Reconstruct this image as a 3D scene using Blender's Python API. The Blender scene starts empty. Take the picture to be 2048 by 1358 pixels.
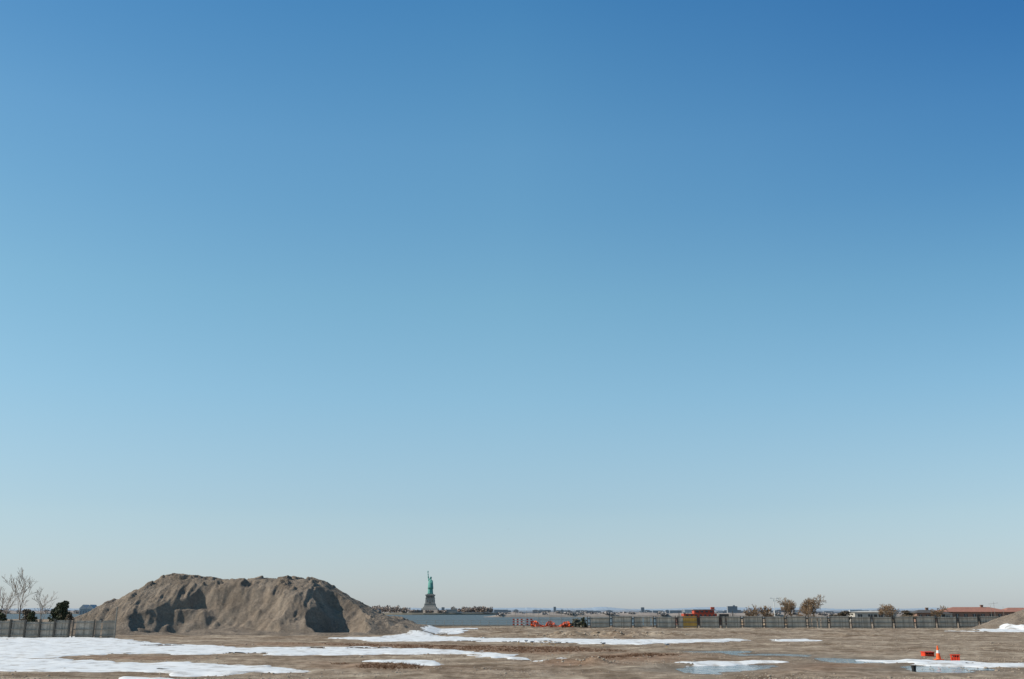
import bpy, math, random
import numpy as np
from mathutils import Vector, Matrix, noise as mnoise
random.seed(7); rng=np.random.RandomState(11)
scene=bpy.context.scene
scene.view_settings.view_transform='Standard'; scene.view_settings.look='None'; scene.view_settings.exposure=0

CAM_H=2.7; PITCH=15.31
# ---------- placement helper: image pixel coordinates, cast from the camera -> plan coordinates on level ground
def G(u,v):
    a=math.atan((v-679)/1991.0)-math.radians(PITCH)
    d=CAM_H/math.tan(a)
    return ((u-1024)/2064.0*d, d)

# ---------- numpy noise
TAB=rng.rand(256,256)
def vn(x,y,s=0):
    x=np.asarray(x,float)+s*37.7; y=np.asarray(y,float)+s*91.3
    xi=np.floor(x).astype(int); yi=np.floor(y).astype(int)
    fx=x-xi; fy=y-yi
    fx=fx*fx*(3-2*fx); fy=fy*fy*(3-2*fy)
    a=TAB[xi%256,yi%256]; b=TAB[(xi+1)%256,yi%256]; c=TAB[xi%256,(yi+1)%256]; d=TAB[(xi+1)%256,(yi+1)%256]
    return (a*(1-fx)+b*fx)*(1-fy)+(c*(1-fx)+d*fx)*fy
def fbm(x,y,o=4,s=0):
    x=np.asarray(x,float); y=np.asarray(y,float)
    r=0;a=1;t=0
    for i in range(o):
        r=r+a*(vn(x*2**i,y*2**i,s+i*3)*2-1); t+=a; a*=0.5
    return r/t
def sstep(a,b,x):
    t=np.clip((x-a)/(b-a),0,1); return t*t*(3-2*t)
def polysd(X,Y,poly):
    """positive inside, metres"""
    d=np.full(X.shape,1e9); ins=np.zeros(X.shape,bool); n=len(poly)
    for i in range(n):
        x1,y1=poly[i]; x2,y2=poly[(i+1)%n]
        ex,ey=x2-x1,y2-y1; l=ex*ex+ey*ey+1e-9
        t=np.clip(((X-x1)*ex+(Y-y1)*ey)/l,0,1)
        d=np.minimum(d,np.hypot(X-x1-t*ex,Y-y1-t*ey))
        c=((y1>Y)!=(y2>Y))&(X<(x2-x1)*(Y-y1)/(y2-y1+1e-12)+x1)
        ins^=c
    return np.where(ins,d,-d)

# ---------- materials
def new_mat(name):
    m=bpy.data.materials.new(name); m.use_nodes=True
    nt=m.node_tree; b=nt.nodes['Principled BSDF']; return m,nt,b
def mat(name,c1,c2=None,scale=2.0,rough=0.85,bump=0.0,island=0.0,detail=6,metal=0.0,spec=0.3):
    m,nt,b=new_mat(name)
    b.inputs['Roughness'].default_value=rough; b.inputs['Metallic'].default_value=metal
    b.inputs['Specular IOR Level'].default_value=spec
    if c2 is None: c2=tuple(v*0.75 for v in c1)
    tc=nt.nodes.new('ShaderNodeTexCoord'); n=nt.nodes.new('ShaderNodeTexNoise')
    n.inputs['Scale'].default_value=scale; n.inputs['Detail'].default_value=detail; n.inputs['Roughness'].default_value=0.65
    nt.links.new(tc.outputs['Object'],n.inputs['Vector'])
    r=nt.nodes.new('ShaderNodeValToRGB'); r.color_ramp.elements[0].position=0.32; r.color_ramp.elements[1].position=0.68
    r.color_ramp.elements[0].color=(*c2,1); r.color_ramp.elements[1].color=(*c1,1)
    nt.links.new(n.outputs['Fac'],r.inputs['Fac'])
    out=r.outputs['Color']
    if island>0:
        g=nt.nodes.new('ShaderNodeNewGeometry'); mr=nt.nodes.new('ShaderNodeMapRange')
        mr.inputs['To Min'].default_value=1-island; mr.inputs['To Max'].default_value=1+island*0.5
        nt.links.new(g.outputs['Random Per Island'],mr.inputs['Value'])
        vm=nt.nodes.new('ShaderNodeVectorMath'); vm.operation='SCALE'
        nt.links.new(out,vm.inputs[0]); nt.links.new(mr.outputs['Result'],vm.inputs['Scale']); out=vm.outputs[0]
    nt.links.new(out,b.inputs['Base Color'])
    if bump>0:
        bp=nt.nodes.new('ShaderNodeBump'); bp.inputs['Strength'].default_value=bump; bp.inputs['Distance'].default_value=0.1
        nt.links.new(n.outputs['Fac'],bp.inputs['Height']); nt.links.new(bp.outputs['Normal'],b.inputs['Normal'])
    return m

# ---------- mesh builder
class MB:
    def __init__(s): s.v=[];s.f=[];s.m=[]
    def add(s,vs,fs,mi=0):
        o=len(s.v); s.v+= [tuple(v) for v in vs]; s.f+=[tuple(o+i for i in f) for f in fs]; s.m+=[mi]*len(fs)
    def box(s,c,d,mi=0,rz=0,rx=0,ry=0,taper=1.0):
        M=Matrix.Rotation(rz,3,'Z')@Matrix.Rotation(ry,3,'Y')@Matrix.Rotation(rx,3,'X')
        vs=[]
        for z in(-1,1):
            t=taper if z>0 else 1
            for x,y in((-1,-1),(1,-1),(1,1),(-1,1)):
                vs.append(Vector(c)+M@Vector((x*d[0]/2*t,y*d[1]/2*t,z*d[2]/2)))
        s.add(vs,[(3,2,1,0),(4,5,6,7),(0,1,5,4),(1,2,6,5),(2,3,7,6),(3,0,4,7)],mi)
    def cyl(s,p0,p1,r0,r1=None,n=8,mi=0,cap=True):
        r1=r0 if r1 is None else r1
        p0=Vector(p0);p1=Vector(p1);d=(p1-p0)
        if d.length<1e-6:return
        d.normalize(); a=d.orthogonal().normalized(); b=d.cross(a)
        vs=[]
        for p,r in((p0,r0),(p1,r1)):
            for i in range(n):
                t=2*math.pi*i/n; vs.append(p+a*(r*math.cos(t))+b*(r*math.sin(t)))
        fs=[(i,(i+1)%n,n+(i+1)%n,n+i) for i in range(n)]
        if cap: fs+=[tuple(range(n))[::-1],tuple(range(n,2*n))]
        s.add(vs,fs,mi)
    def rings(s,rs,n=24,mi=0,fold=None,off=(0,0,0)):
        vs=[]
        for k,(z,rx,ry,cx,cy) in enumerate(rs):
            for i in range(n):
                t=2*math.pi*i/n; f=1+(fold(t,z) if fold else 0)
                vs.append((off[0]+cx+rx*f*math.cos(t),off[1]+cy+ry*f*math.sin(t),off[2]+z))
        fs=[]
        for k in range(len(rs)-1):
            for i in range(n):
                j=(i+1)%n; fs.append((k*n+i,k*n+j,(k+1)*n+j,(k+1)*n+i))
        fs.append(tuple(range(n))[::-1]); fs.append(tuple(range((len(rs)-1)*n,len(rs)*n)))
        s.add(vs,fs,mi)
    def ell(s,c,r,n=12,m=8,mi=0):
        rs=[]
        for k in range(m+1):
            a=-math.pi/2+math.pi*k/m; q=max(math.cos(a),0.02)
            rs.append((math.sin(a)*r[2],q*r[0],q*r[1],0,0))
        s.rings(rs,n,mi,None,c)
    def build(s,name,mats,parent=None,smooth=False,loc=None):
        me=bpy.data.meshes.new(name); me.from_pydata(s.v,[],s.f)
        for m in mats: me.materials.append(m)
        me.polygons.foreach_set('material_index',s.m)
        if smooth: me.polygons.foreach_set('use_smooth',[True]*len(s.f))
        me.update(); ob=bpy.data.objects.new(name,me); scene.collection.objects.link(ob)
        if parent: ob.parent=parent
        if loc: ob.location=loc
        return ob
def empty(name,loc=(0,0,0),rz=0):
    e=bpy.data.objects.new(name,None); scene.collection.objects.link(e); e.location=loc; e.rotation_euler=(0,0,rz); return e
def grid_obj(name,X,Y,Z,m,keep=None,smooth=True,attrs=None):
    ny,nx=X.shape
    co=np.stack([X,Y,Z],-1).reshape(-1,3)
    idx=np.arange(nx*ny).reshape(ny,nx)
    q=np.stack([idx[:-1,:-1],idx[:-1,1:],idx[1:,1:],idx[1:,:-1]],-1).reshape(-1,4)
    if keep is not None:
        k=keep.reshape(ny,nx); kk=(k[:-1,:-1]&k[:-1,1:]&k[1:,1:]&k[1:,:-1]).reshape(-1)
        q=q[kk]; used=np.unique(q); remap=np.full(nx*ny,-1); remap[used]=np.arange(len(used)); q=remap[q]; co=co[used]
        if attrs: attrs={a:v.reshape(-1)[used] for a,v in attrs.items()}
    me=bpy.data.meshes.new(name)
    me.vertices.add(len(co)); me.vertices.foreach_set('co',co.ravel().astype(np.float32))
    me.loops.add(len(q)*4); me.loops.foreach_set('vertex_index',q.ravel().astype(np.int32))
    me.polygons.add(len(q)); me.polygons.foreach_set('loop_start',(np.arange(len(q))*4).astype(np.int32))
    me.polygons.foreach_set('loop_total',np.full(len(q),4,np.int32))
    me.polygons.foreach_set('use_smooth',np.full(len(q),smooth))
    me.update(calc_edges=True)
    if attrs:
        for a,v in attrs.items():
            at=me.attributes.new(a,'FLOAT','POINT'); at.data.foreach_set('value',v.ravel().astype(np.float32))
    me.materials.append(m); me.validate()
    ob=bpy.data.objects.new(name,me); scene.collection.objects.link(ob); return ob

# ================= SUN + SKY
EL=38; AZ=-94
ts=Vector((math.cos(math.radians(EL))*math.sin(math.radians(AZ)),math.cos(math.radians(EL))*math.cos(math.radians(AZ)),math.sin(math.radians(EL))))
sl=bpy.data.lights.new('sun','SUN'); sl.energy=4.8; sl.angle=math.radians(0.5); sl.color=(1,0.94,0.85)
so=bpy.data.objects.new('sun',sl); scene.collection.objects.link(so); so.rotation_euler=ts.to_track_quat('Z','Y').to_euler()
w=bpy.data.worlds.new('World'); scene.world=w; w.use_nodes=True
nt=w.node_tree; bg=nt.nodes['Background']; sky=nt.nodes.new('ShaderNodeTexSky'); sky.sky_type='NISHITA'; sky.sun_disc=False
sky.sun_elevation=math.radians(EL); sky.sun_rotation=math.radians(AZ); sky.air_density=1.0; sky.dust_density=0.6; sky.ozone_density=1.5; sky.altitude=0
# tone the Nishita sky like colour film: per-channel gamma, then a gain that depends on elevation
sc_=nt.nodes.new('ShaderNodeVectorMath'); sc_.operation='SCALE'; sc_.inputs['Scale'].default_value=0.1; nt.links.new(sky.outputs[0],sc_.inputs[0])
sp_=nt.nodes.new('ShaderNodeSeparateXYZ'); nt.links.new(sc_.outputs[0],sp_.inputs[0])
tcw=nt.nodes.new('ShaderNodeTexCoord'); sz=nt.nodes.new('ShaderNodeSeparateXYZ'); nt.links.new(tcw.outputs['Generated'],sz.inputs[0])
def cramp(sock,KS,d=3):
    rp=nt.nodes.new('ShaderNodeValToRGB'); nt.links.new(sock,rp.inputs[0]); cr=rp.color_ramp
    while len(cr.elements)<len(KS): cr.elements.new(.5)
    for e_,(p,c) in zip(cr.elements,KS): e_.position=p; e_.color=(c[0]/d,c[1]/d,c[2]/d,1)
    return rp.outputs[0]
def vmul(a,b_):
    mu=nt.nodes.new('ShaderNodeVectorMath'); mu.operation='MULTIPLY'; nt.links.new(a,mu.inputs[0]); nt.links.new(b_,mu.inputs[1]); return mu.outputs[0]
def graded(gam,KS):
    cb_=nt.nodes.new('ShaderNodeCombineXYZ')
    for i,gm in enumerate(gam):
        p=nt.nodes.new('ShaderNodeMath'); p.operation='POWER'; nt.links.new(sp_.outputs[i],p.inputs[0]); p.inputs[1].default_value=gm; nt.links.new(p.outputs[0],cb_.inputs[i])
    return vmul(cb_.outputs[0],cramp(sz.outputs[2],KS))
hiC=graded((1.4,1.1,0.75),[(0,(1.2,1.15,1.12)),(.087,(1.5,1.25,1.05)),(.30,(1.33,1.30,1.08)),(.56,(1.75,1.9,1.26)),(1.0,(1.6,1.5,0.85))])
loC=graded((.5,.5,.5),[(0,(.71,.79,.94)),(.087,(.65,.80,.915)),(.30,(.343,.696,.916)),(1.0,(.343,.696,.916))])
mr_=nt.nodes.new('ShaderNodeMapRange'); mr_.inputs['From Min'].default_value=.02; mr_.inputs['From Max'].default_value=.38; nt.links.new(sz.outputs[2],mr_.inputs['Value'])
mxw=nt.nodes.new('ShaderNodeMix'); mxw.data_type='VECTOR'; nt.links.new(mr_.outputs['Result'],mxw.inputs[0]); nt.links.new(loC,mxw.inputs[4]); nt.links.new(hiC,mxw.inputs[5])
# extra elevation gain (x2 range)
el_gain=cramp(sz.outputs[2],[(0,(1,1,1)),(.1,(1.04,1.03,1.01)),(.205,(1.36,1.23,1.09)),(.30,(1.68,1.36,1.09)),(.44,(1.42,1.15,1.05)),(.56,(.88,.86,.94)),(1,(.9,.88,.94))],2)
g1=vmul(mxw.outputs[1],el_gain)
xm=nt.nodes.new('ShaderNodeMapRange'); xm.inputs['From Min'].default_value=-.45; xm.inputs['From Max'].default_value=.45; nt.links.new(sz.outputs[0],xm.inputs['Value'])
xr=cramp(xm.outputs['Result'],[(0,(.70,.78,.90)),(.5,(1,1,1)),(.75,(.84,.90,.97)),(1,(.52,.70,.88))],1)
zf=nt.nodes.new('ShaderNodeMapRange'); zf.inputs['From Min'].default_value=.10; zf.inputs['From Max'].default_value=.50; nt.links.new(sz.outputs[2],zf.inputs['Value'])
mx2=nt.nodes.new('ShaderNodeMix'); mx2.data_type='VECTOR'; nt.links.new(zf.outputs['Result'],mx2.inputs[0]); mx2.inputs[4].default_value=(1,1,1); nt.links.new(xr,mx2.inputs[5])
g2=vmul(g1,mx2.outputs[1])
s30=nt.nodes.new('ShaderNodeVectorMath'); s30.operation='SCALE'; s30.inputs['Scale'].default_value=60; nt.links.new(g2,s30.inputs[0])
nt.links.new(s30.outputs[0],bg.inputs[0]); bg.inputs[1].default_value=0.10

# ================= CAMERA
cd=bpy.data.cameras.new('camera'); cd.lens=35; cd.sensor_width=36; cd.clip_end=200000; cd.clip_start=0.1
co=bpy.data.objects.new('camera',cd); scene.collection.objects.link(co); co.location=(0,0,CAM_H); co.rotation_euler=(math.radians(90+PITCH),0,0); scene.camera=co

# ================= TERRAIN FUNCTIONS
PUD=[[G(*p) for p in P] for P in [
 [(1380,1334),(1540,1330),(1500,1340),(1420,1346),(1350,1340)],
 [(1790,1330),(1870,1332),(1950,1338),(1890,1345),(1810,1342)],
 [(1380,1303),(1480,1302),(1470,1306),(1400,1307)],
 [(1480,1308),(1560,1308),(1620,1310),(1590,1313),(1500,1312)],
 [(1640,1316),(1740,1319),(1790,1324),(1700,1326)]]]
SNOW=[[G(*p) for p in P] for P in [
 [(-300,1274),(0,1275),(150,1275),(250,1280),(330,1287),(440,1293),(560,1296),(700,1294),(850,1298),(960,1303),(1000,1311),(900,1310),(760,1309),(560,1311),(300,1308),(180,1312),(120,1316),(0,1317),(-300,1318)],
 [(-200,1322),(100,1321),(330,1326),(480,1331),(620,1343),(400,1346),(200,1343),(0,1342),(-200,1342)],
 [(690,1275),(820,1272),(960,1275),(1120,1277),(1300,1280),(1450,1278),(1495,1281),(1400,1285),(1250,1287),(1080,1284),(900,1281),(760,1281)],
 [(850,1260),(900,1257),(950,1260),(930,1266),(860,1272),(800,1276),(720,1276),(800,1271)],
 [(1540,1279),(1600,1278),(1625,1281),(1560,1282)],
 [(960,1308),(1040,1317),(1130,1325),(1080,1325),(980,1317)],
 [(1760,1322),(1900,1324),(2300,1325),(2300,1336),(1950,1334),(1850,1330)],
 [(1320,1326),(1430,1324),(1545,1327),(1520,1332),(1400,1335),(1340,1332)],
 [(760,1324),(850,1326),(865,1331),(800,1330)],
 [(280,1354),(420,1355),(400,1362),(290,1362)]]]
SNOW.append([(62,149),(70,156),(75,158),(79,151),(95,147),(95,142),(70,144)])
def pud_sd(X,Y):
    d=np.full(X.shape,-1e9)
    for P in PUD: d=np.maximum(d,polysd(X,Y,P))
    return d+1.6*fbm(X/2.2,Y/3,4,5)+0.4
HEAPS=[]
hr=random.Random(3)
for (u,v,a,b) in [(1110,1272,.35,2.0),(1150,1273,.45,1.6),(1165,1271,.4,1.2),(1205,1272,.6,1.4),(1225,1273,.45,1.2),(1262,1274,.5,1.5),(1295,1272,.3,2.0),(1350,1272,.3,2.5),(1030,1268,.25,4),(1130,1326,.14,1.2),(1175,1330,.16,1.0),(1195,1331,.12,.8),(1480,1268,.2,4),(930,1265,.2,3),(1700,1272,.25,4),(1300,1312,.1,3),(760,1332,.1,2),(1650,1290,.12,4)]:
    x,y=G(u,v); HEAPS.append((x,y,a,b))
def shore(X):
    return 204+260*sstep(60,80,X)+200*sstep(-72,-95,X)
def Hg(X,Y,psd=None):
    z=0.10*fbm(X/24,Y/24,2,1)+0.07*fbm(X/5,Y/5,3,2)+0.08*fbm(X/1.1,Y/1.1,3,3)*(0.3+0.8*vn(X/11,Y/9,14))
    z=z+0.05*np.minimum(0,fbm(X/9,Y/1.6,3,8))
    for (x,y,a,b) in HEAPS:
        r2=((X-x)**2+((Y-y)*0.8)**2)/b**2
        z=z+a*np.exp(-r2)*(1+0.9*fbm(X/0.7,Y/0.7,3,9))
    berm=sstep(-22,0,X)*np.exp(-((Y-158-4*fbm(X/20,Y*0,2,6))/9.0)**2)
    z=z+berm*(0.28+0.25*fbm(X/3,Y/3,4,7))
    if psd is None: psd=pud_sd(X,Y)
    f=sstep(-1.5,0.2,psd)
    z=z*(1-f)-0.03*f
    return z

prof=[(-64,0),(-60,.3),(-57,1.3),(-54.7,2.6),(-53.6,3.4),(-50.2,5.84),(-48.1,7.25),(-46.7,7.7),(-44.6,7.5),(-41.2,7.2),(-40.1,6.9),(-38.4,6.95),(-36.3,7.1),(-34.9,7.35),(-33.2,7.3),(-32.1,7.15),(-30.8,7.5),(-29.4,7.1),(-28.3,7.3),(-26.6,6.8),(-24.9,5.8),(-22.4,4.5),(-20.4,3.4),(-18.3,2.4),(-15.5,1.5),(-12.1,.7),(-9.5,.0),(-8,-.4)]
PX=np.array([p[0] for p in prof]);PZ=np.array([p[1] for p in prof])
def Hpile(X,Y):
    wx=X+0.35*fbm(X/2.2,Y/4,3,21)
    crest=np.interp(wx,PX,PZ)
    yc=143+1.5*fbm(X/9,Y*0,2,22)
    dy=np.abs(Y-yc)-4.0
    dyf=np.maximum(dy,0)
    gul=np.abs(fbm(X/1.9+0.35*fbm(X/2,Y/2,2,24),Y/8,4,25))
    rill=np.abs(fbm(X/.55+0.5*fbm(X/1.5,Y/1.5,2,27),Y/4,3,28))
    lim=7.9-0.66*dyf
    z=np.minimum(crest,lim+0.9*fbm(X/6,Y/14,2,26)*sstep(0,4,dyf))
    z=z-0.25*np.exp(-((crest-lim)/0.6)**2)*sstep(0,1.5,dyf)
    fy=sstep(0,2,dyf)*sstep(0.2,2.5,z)
    z=z-fy*(0.95*(0.32-gul)+0.22*(0.3-rill))
    wX=X+1.5*fbm(X/3.2,Y/3.2,3,61); wY=Y+1.3*fbm(X/2.8,Y/2.8,3,62)
    def scoop(cx,cy,rx,ry,sl,s):
        q=np.sqrt(((wX-cx)/rx)**2+((wY-cy)/ry)**2)
        return (q-1)*sl
    s1=scoop(-38.0,126.0,9.2,6.6,9.5,31)+0.45
    s2=scoop(-21.6,128.0,3.0,6.0,5.0,33)+0.3
    s3=scoop(-41.0,132.5,2.6,3.0,6,35)+3.4
    front=Y<yc-2
    fan=0.35+0.35*fbm(X/1.6,Y/3,3,63)+0.55*np.exp(-((X+36)/2.5)**2)*sstep(125,131,Y)
    c=np.minimum(np.minimum(np.maximum(s1,fan),np.maximum(s2,.25)),np.maximum(s3,3.2))
    z=np.where(front,np.minimum(z,c),z)
    t=sstep(0.3,1.5,z)
    z=z+t*(0.20*fbm(X/1.5,Y/1.5,4,40)+0.17*fbm(X/.55,Y/.55,3,41))
    z=z+t*0.16*np.sign(fbm(X/2.2,Y/1.8,3,43))*sstep(5.6,6.8,z)
    toe=0.5*np.exp(-((Y-126.5)/2.5)**2)*sstep(-57,-52,X)*(1-sstep(-20,-12,X))
    z=np.maximum(z,toe-0.15+0.2*fbm(X/1.2,Y/1.2,4,44))
    return z
def Hpile2(X,Y):
    r=np.hypot((X-86),(Y-160)*1.15)
    z=5.4-0.36*r+0.35*fbm(X/3,Y/3,4,50)+0.15*fbm(X/.8,Y/.8,3,51)
    z=np.minimum(z,4.6+.3*fbm(X/4,Y/4,3,52))
    return z
def Hpile3(X,Y):
    r=np.hypot((X+63)/11,(Y-158)/7)
    return 3.1*(1-r)+0.3*fbm(X/2,Y/2,4,55)

# ================= GROUND
def axis(segs):
    out=[]
    for a,b,st in segs: out+=list(np.arange(a,b,st))
    return np.array(out)
neg=-np.geomspace(100,90000,28)[::-1]
xs=np.concatenate([neg,axis([(-97,97,.3)]),np.geomspace(100,90000,28)])
ys=np.concatenate([-np.geomspace(2,60000,16)[::-1],axis([(0,38,1.0),(38,80,.25),(80,130,.33),(130,212,.5)]),np.geomspace(215,460,30),np.geomspace(466,480,4),np.geomspace(500,90000,20)])
X,Y=np.meshgrid(xs,ys)
near=(np.abs(X)<120)&(Y>-20)&(Y<260)
psd=pud_sd(X,Y)
Z=np.where(near,Hg(X,Y,psd),0.0)
e=shore(X)
Z=np.where(Y>e,-7.0,Z)
red=np.full(X.shape,-1e9)
for P in [[(560,1283),(900,1288),(1150,1293),(1250,1302),(1100,1312),(1000,1308),(900,1298),(700,1291),(450,1290)],
          [(650,1327),(830,1330),(900,1336),(760,1342),(640,1338)],[(120,1311),(330,1312),(420,1318),(200,1320)],
          [(1160,1312),(1400,1314),(1330,1324),(1150,1322)],[(1500,1330),(1760,1326),(1800,1338),(1560,1350)],[(1000,1325),(1200,1318),(1250,1330),(1100,1336)]]:
    red=np.maximum(red,polysd(X,Y,[G(*p) for p in P]))
red=sstep(-2.5,2.5,red+2.5*fbm(X/4,Y/5,4,60))
wet=sstep(-3.5,.3,psd)

m,nt,b=new_mat('soil')
def N(t,**k):
    n=nt.nodes.new(t)
    for a,v in k.items(): n.inputs[a].default_value=v
    return n
def L(a,b_): nt.links.new(a,b_)
geo=N('ShaderNodeNewGeometry')
n1=N('ShaderNodeTexNoise',Scale=0.11,Detail=8,Roughness=0.62); L(geo.outputs['Position'],n1.inputs['Vector'])
n2=N('ShaderNodeTexNoise',Scale=1.3,Detail=8,Roughness=0.75); L(geo.outputs['Position'],n2.inputs['Vector'])
n3=N('ShaderNodeTexNoise',Scale=7,Detail=4,Roughness=0.8); L(geo.outputs['Position'],n3.inputs['Vector'])
n4=N('ShaderNodeTexNoise',Scale=0.33,Detail=6,Roughness=0.7); L(geo.outputs['Position'],n4.inputs['Vector'])
def ramp(sock,p0,p1,c0,c1):
    r=nt.nodes.new('ShaderNodeValToRGB'); r.color_ramp.elements[0].position=p0; r.color_ramp.elements[1].position=p1
    r.color_ramp.elements[0].color=(*c0,1); r.color_ramp.elements[1].color=(*c1,1); L(sock,r.inputs[0]); return r.outputs[0]
def mix(f,a,b2,mode='MIX'):
    x=nt.nodes.new('ShaderNodeMix'); x.data_type='RGBA'; x.blend_type=mode
    if isinstance(f,float): x.inputs[0].default_value=f
    else: L(f,x.inputs[0])
    L(a,x.inputs[6]); L(b2,x.inputs[7]); return x.outputs[2]
base=ramp(n1.outputs['Fac'],.40,.60,(.30,.225,.16),(.45,.365,.275))
blot=ramp(n4.outputs['Fac'],.42,.55,(.62,.575,.53),(1.04,1.04,1.04))
c=mix(1.0,base,blot,'MULTIPLY')
fine=ramp(n2.outputs['Fac'],.39,.60,(.56,.53,.50),(1.12,1.12,1.12))
c=mix(1.0,c,fine,'MULTIPLY')
grit=ramp(n3.outputs['Fac'],.35,.7,(.8,.79,.77),(1.12,1.12,1.12)); c=mix(1.0,c,grit,'MULTIPLY')
ar=nt.nodes.new('ShaderNodeAttribute'); ar.attribute_name='weeds'
redc=ramp(n2.outputs['Fac'],.35,.65,(.13,.075,.045),(.33,.215,.14))
ml=nt.nodes.new('ShaderNodeMath'); ml.operation='MULTIPLY'; L(ar.outputs['Fac'],ml.inputs[0]); ml.inputs[1].default_value=.85
c=mix(ml.outputs[0],c,redc)
aw=nt.nodes.new('ShaderNodeAttribute'); aw.attribute_name='wet'
wm=nt.nodes.new('ShaderNodeMath'); wm.operation='MULTIPLY'; L(aw.outputs['Fac'],wm.inputs[0]); wm.inputs[1].default_value=.7
wc=ramp(n2.outputs['Fac'],.3,.7,(.12,.095,.07),(.23,.185,.14)); c=mix(wm.outputs[0],c,wc)
L(c,b.inputs['Base Color'])
b.inputs['Roughness'].default_value=.95; b.inputs['Specular IOR Level'].default_value=.1
bp=nt.nodes.new('ShaderNodeBump'); bp.inputs['Strength'].default_value=.5; bp.inputs['Distance'].default_value=.12; L(n3.outputs['Fac'],bp.inputs['Height']); L(bp.outputs['Normal'],b.inputs['Normal'])
M_soil=m
grid_obj('ground',X,Y,Z,M_soil,attrs={'weeds':red,'wet':wet})

# ================= SNOW
m,nt,b=new_mat('snow')
n=nt.nodes.new('ShaderNodeTexNoise'); n.inputs['Scale'].default_value=.9; n.inputs['Detail'].default_value=9; n.inputs['Roughness'].default_value=.65
geo=nt.nodes.new('ShaderNodeNewGeometry'); nt.links.new(geo.outputs['Position'],n.inputs['Vector'])
r=nt.nodes.new('ShaderNodeValToRGB'); r.color_ramp.elements[0].position=.35; r.color_ramp.elements[0].color=(.42,.38,.335,1); r.color_ramp.elements[1].position=.50; r.color_ramp.elements[1].color=(.70,.69,.67,1)
nt.links.new(n.outputs['Fac'],r.inputs[0]); nt.links.new(r.outputs[0],b.inputs['Base Color']); b.inputs['Roughness'].default_value=.7
M_snow=m
sx=np.arange(-88,96,.14); sy=axis([(42,70,.17),(70,110,.25),(110,182,.4)])
SX,SY=np.meshgrid(sx,sy)
sd=np.full(SX.shape,-1e9)
for P in SNOW: sd=np.maximum(sd,polysd(SX,SY,P))
hp1=Hpile(SX,SY); hp2=Hpile2(SX,SY); gg=Hg(SX,SY)
sd=sd+1.9*fbm(SX/6,SY/6,4,70)+1.2*fbm(SX/1.1,SY/1.5,4,71)+0.35+0.55*(1-sstep(-12,2,SX))
sd=sd-4.0*sstep(.28,.5,fbm(SX/4.2,SY/3.6,4,73))
sd=np.where(hp1>gg+.25,sd-3*(hp1-gg),sd)
sd=sd-2.2*np.maximum(0,hp2-.9+.5*fbm(SX/2,SY/2,3,75))
under=np.maximum(np.maximum(gg,hp1-.1),hp2-.05)
SZ=under-0.07+0.125*sstep(-.3,.7,sd)
grid_obj('snow',SX,SY,SZ,M_snow,keep=sd>-0.28)

# ================= PUDDLES
m,nt,b=new_mat('puddle_water'); b.inputs['Base Color'].default_value=(.03,.035,.035,1); b.inputs['Roughness'].default_value=.06; b.inputs['IOR'].default_value=1.33
n=nt.nodes.new('ShaderNodeTexNoise'); n.inputs['Scale'].default_value=2; bp=nt.nodes.new('ShaderNodeBump'); bp.inputs['Strength'].default_value=1; bp.inputs['Distance'].default_value=.09
geo=nt.nodes.new('ShaderNodeNewGeometry'); nt.links.new(geo.outputs['Position'],n.inputs['Vector'])
nt.links.new(n.outputs['Fac'],bp.inputs['Height']); nt.links.new(bp.outputs['Normal'],b.inputs['Normal'])
M_pud=m
px_=np.arange(8,32,.12); py_=np.arange(44,78,.18); QX,QY=np.meshgrid(px_,py_)
pq=pud_sd(QX,QY)
grid_obj('puddle',QX,QY,np.full(QX.shape,-0.012),M_pud,keep=pq>-0.25)

# ================= PILES
def pile_mat(name,ca,cb):
    m,nt_,b=new_mat(name)
    global nt; nt=nt_
    g=nt.nodes.new('ShaderNodeNewGeometry')
    a=N('ShaderNodeTexNoise',Scale=.35,Detail=9,Roughness=.65); L(g.outputs['Position'],a.inputs['Vector'])
    d=N('ShaderNodeTexNoise',Scale=3.5,Detail=8,Roughness=.8); L(g.outputs['Position'],d.inputs['Vector'])
    c=ramp(a.outputs['Fac'],.38,.62,ca,cb); f=ramp(d.outputs['Fac'],.35,.65,(.66,.65,.64),(1.18,1.18,1.17)); c=mix(1.0,c,f,'MULTIPLY')
    L(c,b.inputs['Base Color']); b.inputs['Roughness'].default_value=.97; b.inputs['Specular IOR Level'].default_value=.05
    bp=nt.nodes.new('ShaderNodeBump'); bp.inputs['Strength'].default_value=1.0; bp.inputs['Distance'].default_value=.3; L(d.outputs['Fac'],bp.inputs['Height']); L(bp.outputs['Normal'],b.inputs['Normal'])
    return m
M_sand=pile_mat('sand',(.225,.178,.137),(.315,.255,.20))
ax=np.arange(-68,-6,.13); ay=np.arange(120,164,.13); AX,AY=np.meshgrid(ax,ay); AZ_=Hpile(AX,AY)
grid_obj('sand_pile',AX,AY,AZ_-0.1,M_sand,keep=AZ_>-.35)
ax=np.arange(60,112,.25); ay=np.arange(138,180,.25); AX,AY=np.meshgrid(ax,ay); AZ_=Hpile2(AX,AY)
grid_obj('sand_pile',AX,AY,AZ_-0.05,M_sand,keep=AZ_>-.35)
ax=np.arange(-76,-50,.25); ay=np.arange(148,168,.25); AX,AY=np.meshgrid(ax,ay); AZ_=Hpile3(AX,AY)
grid_obj('dirt_bank',AX,AY,AZ_-0.05,M_sand,keep=AZ_>-.35)

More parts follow.
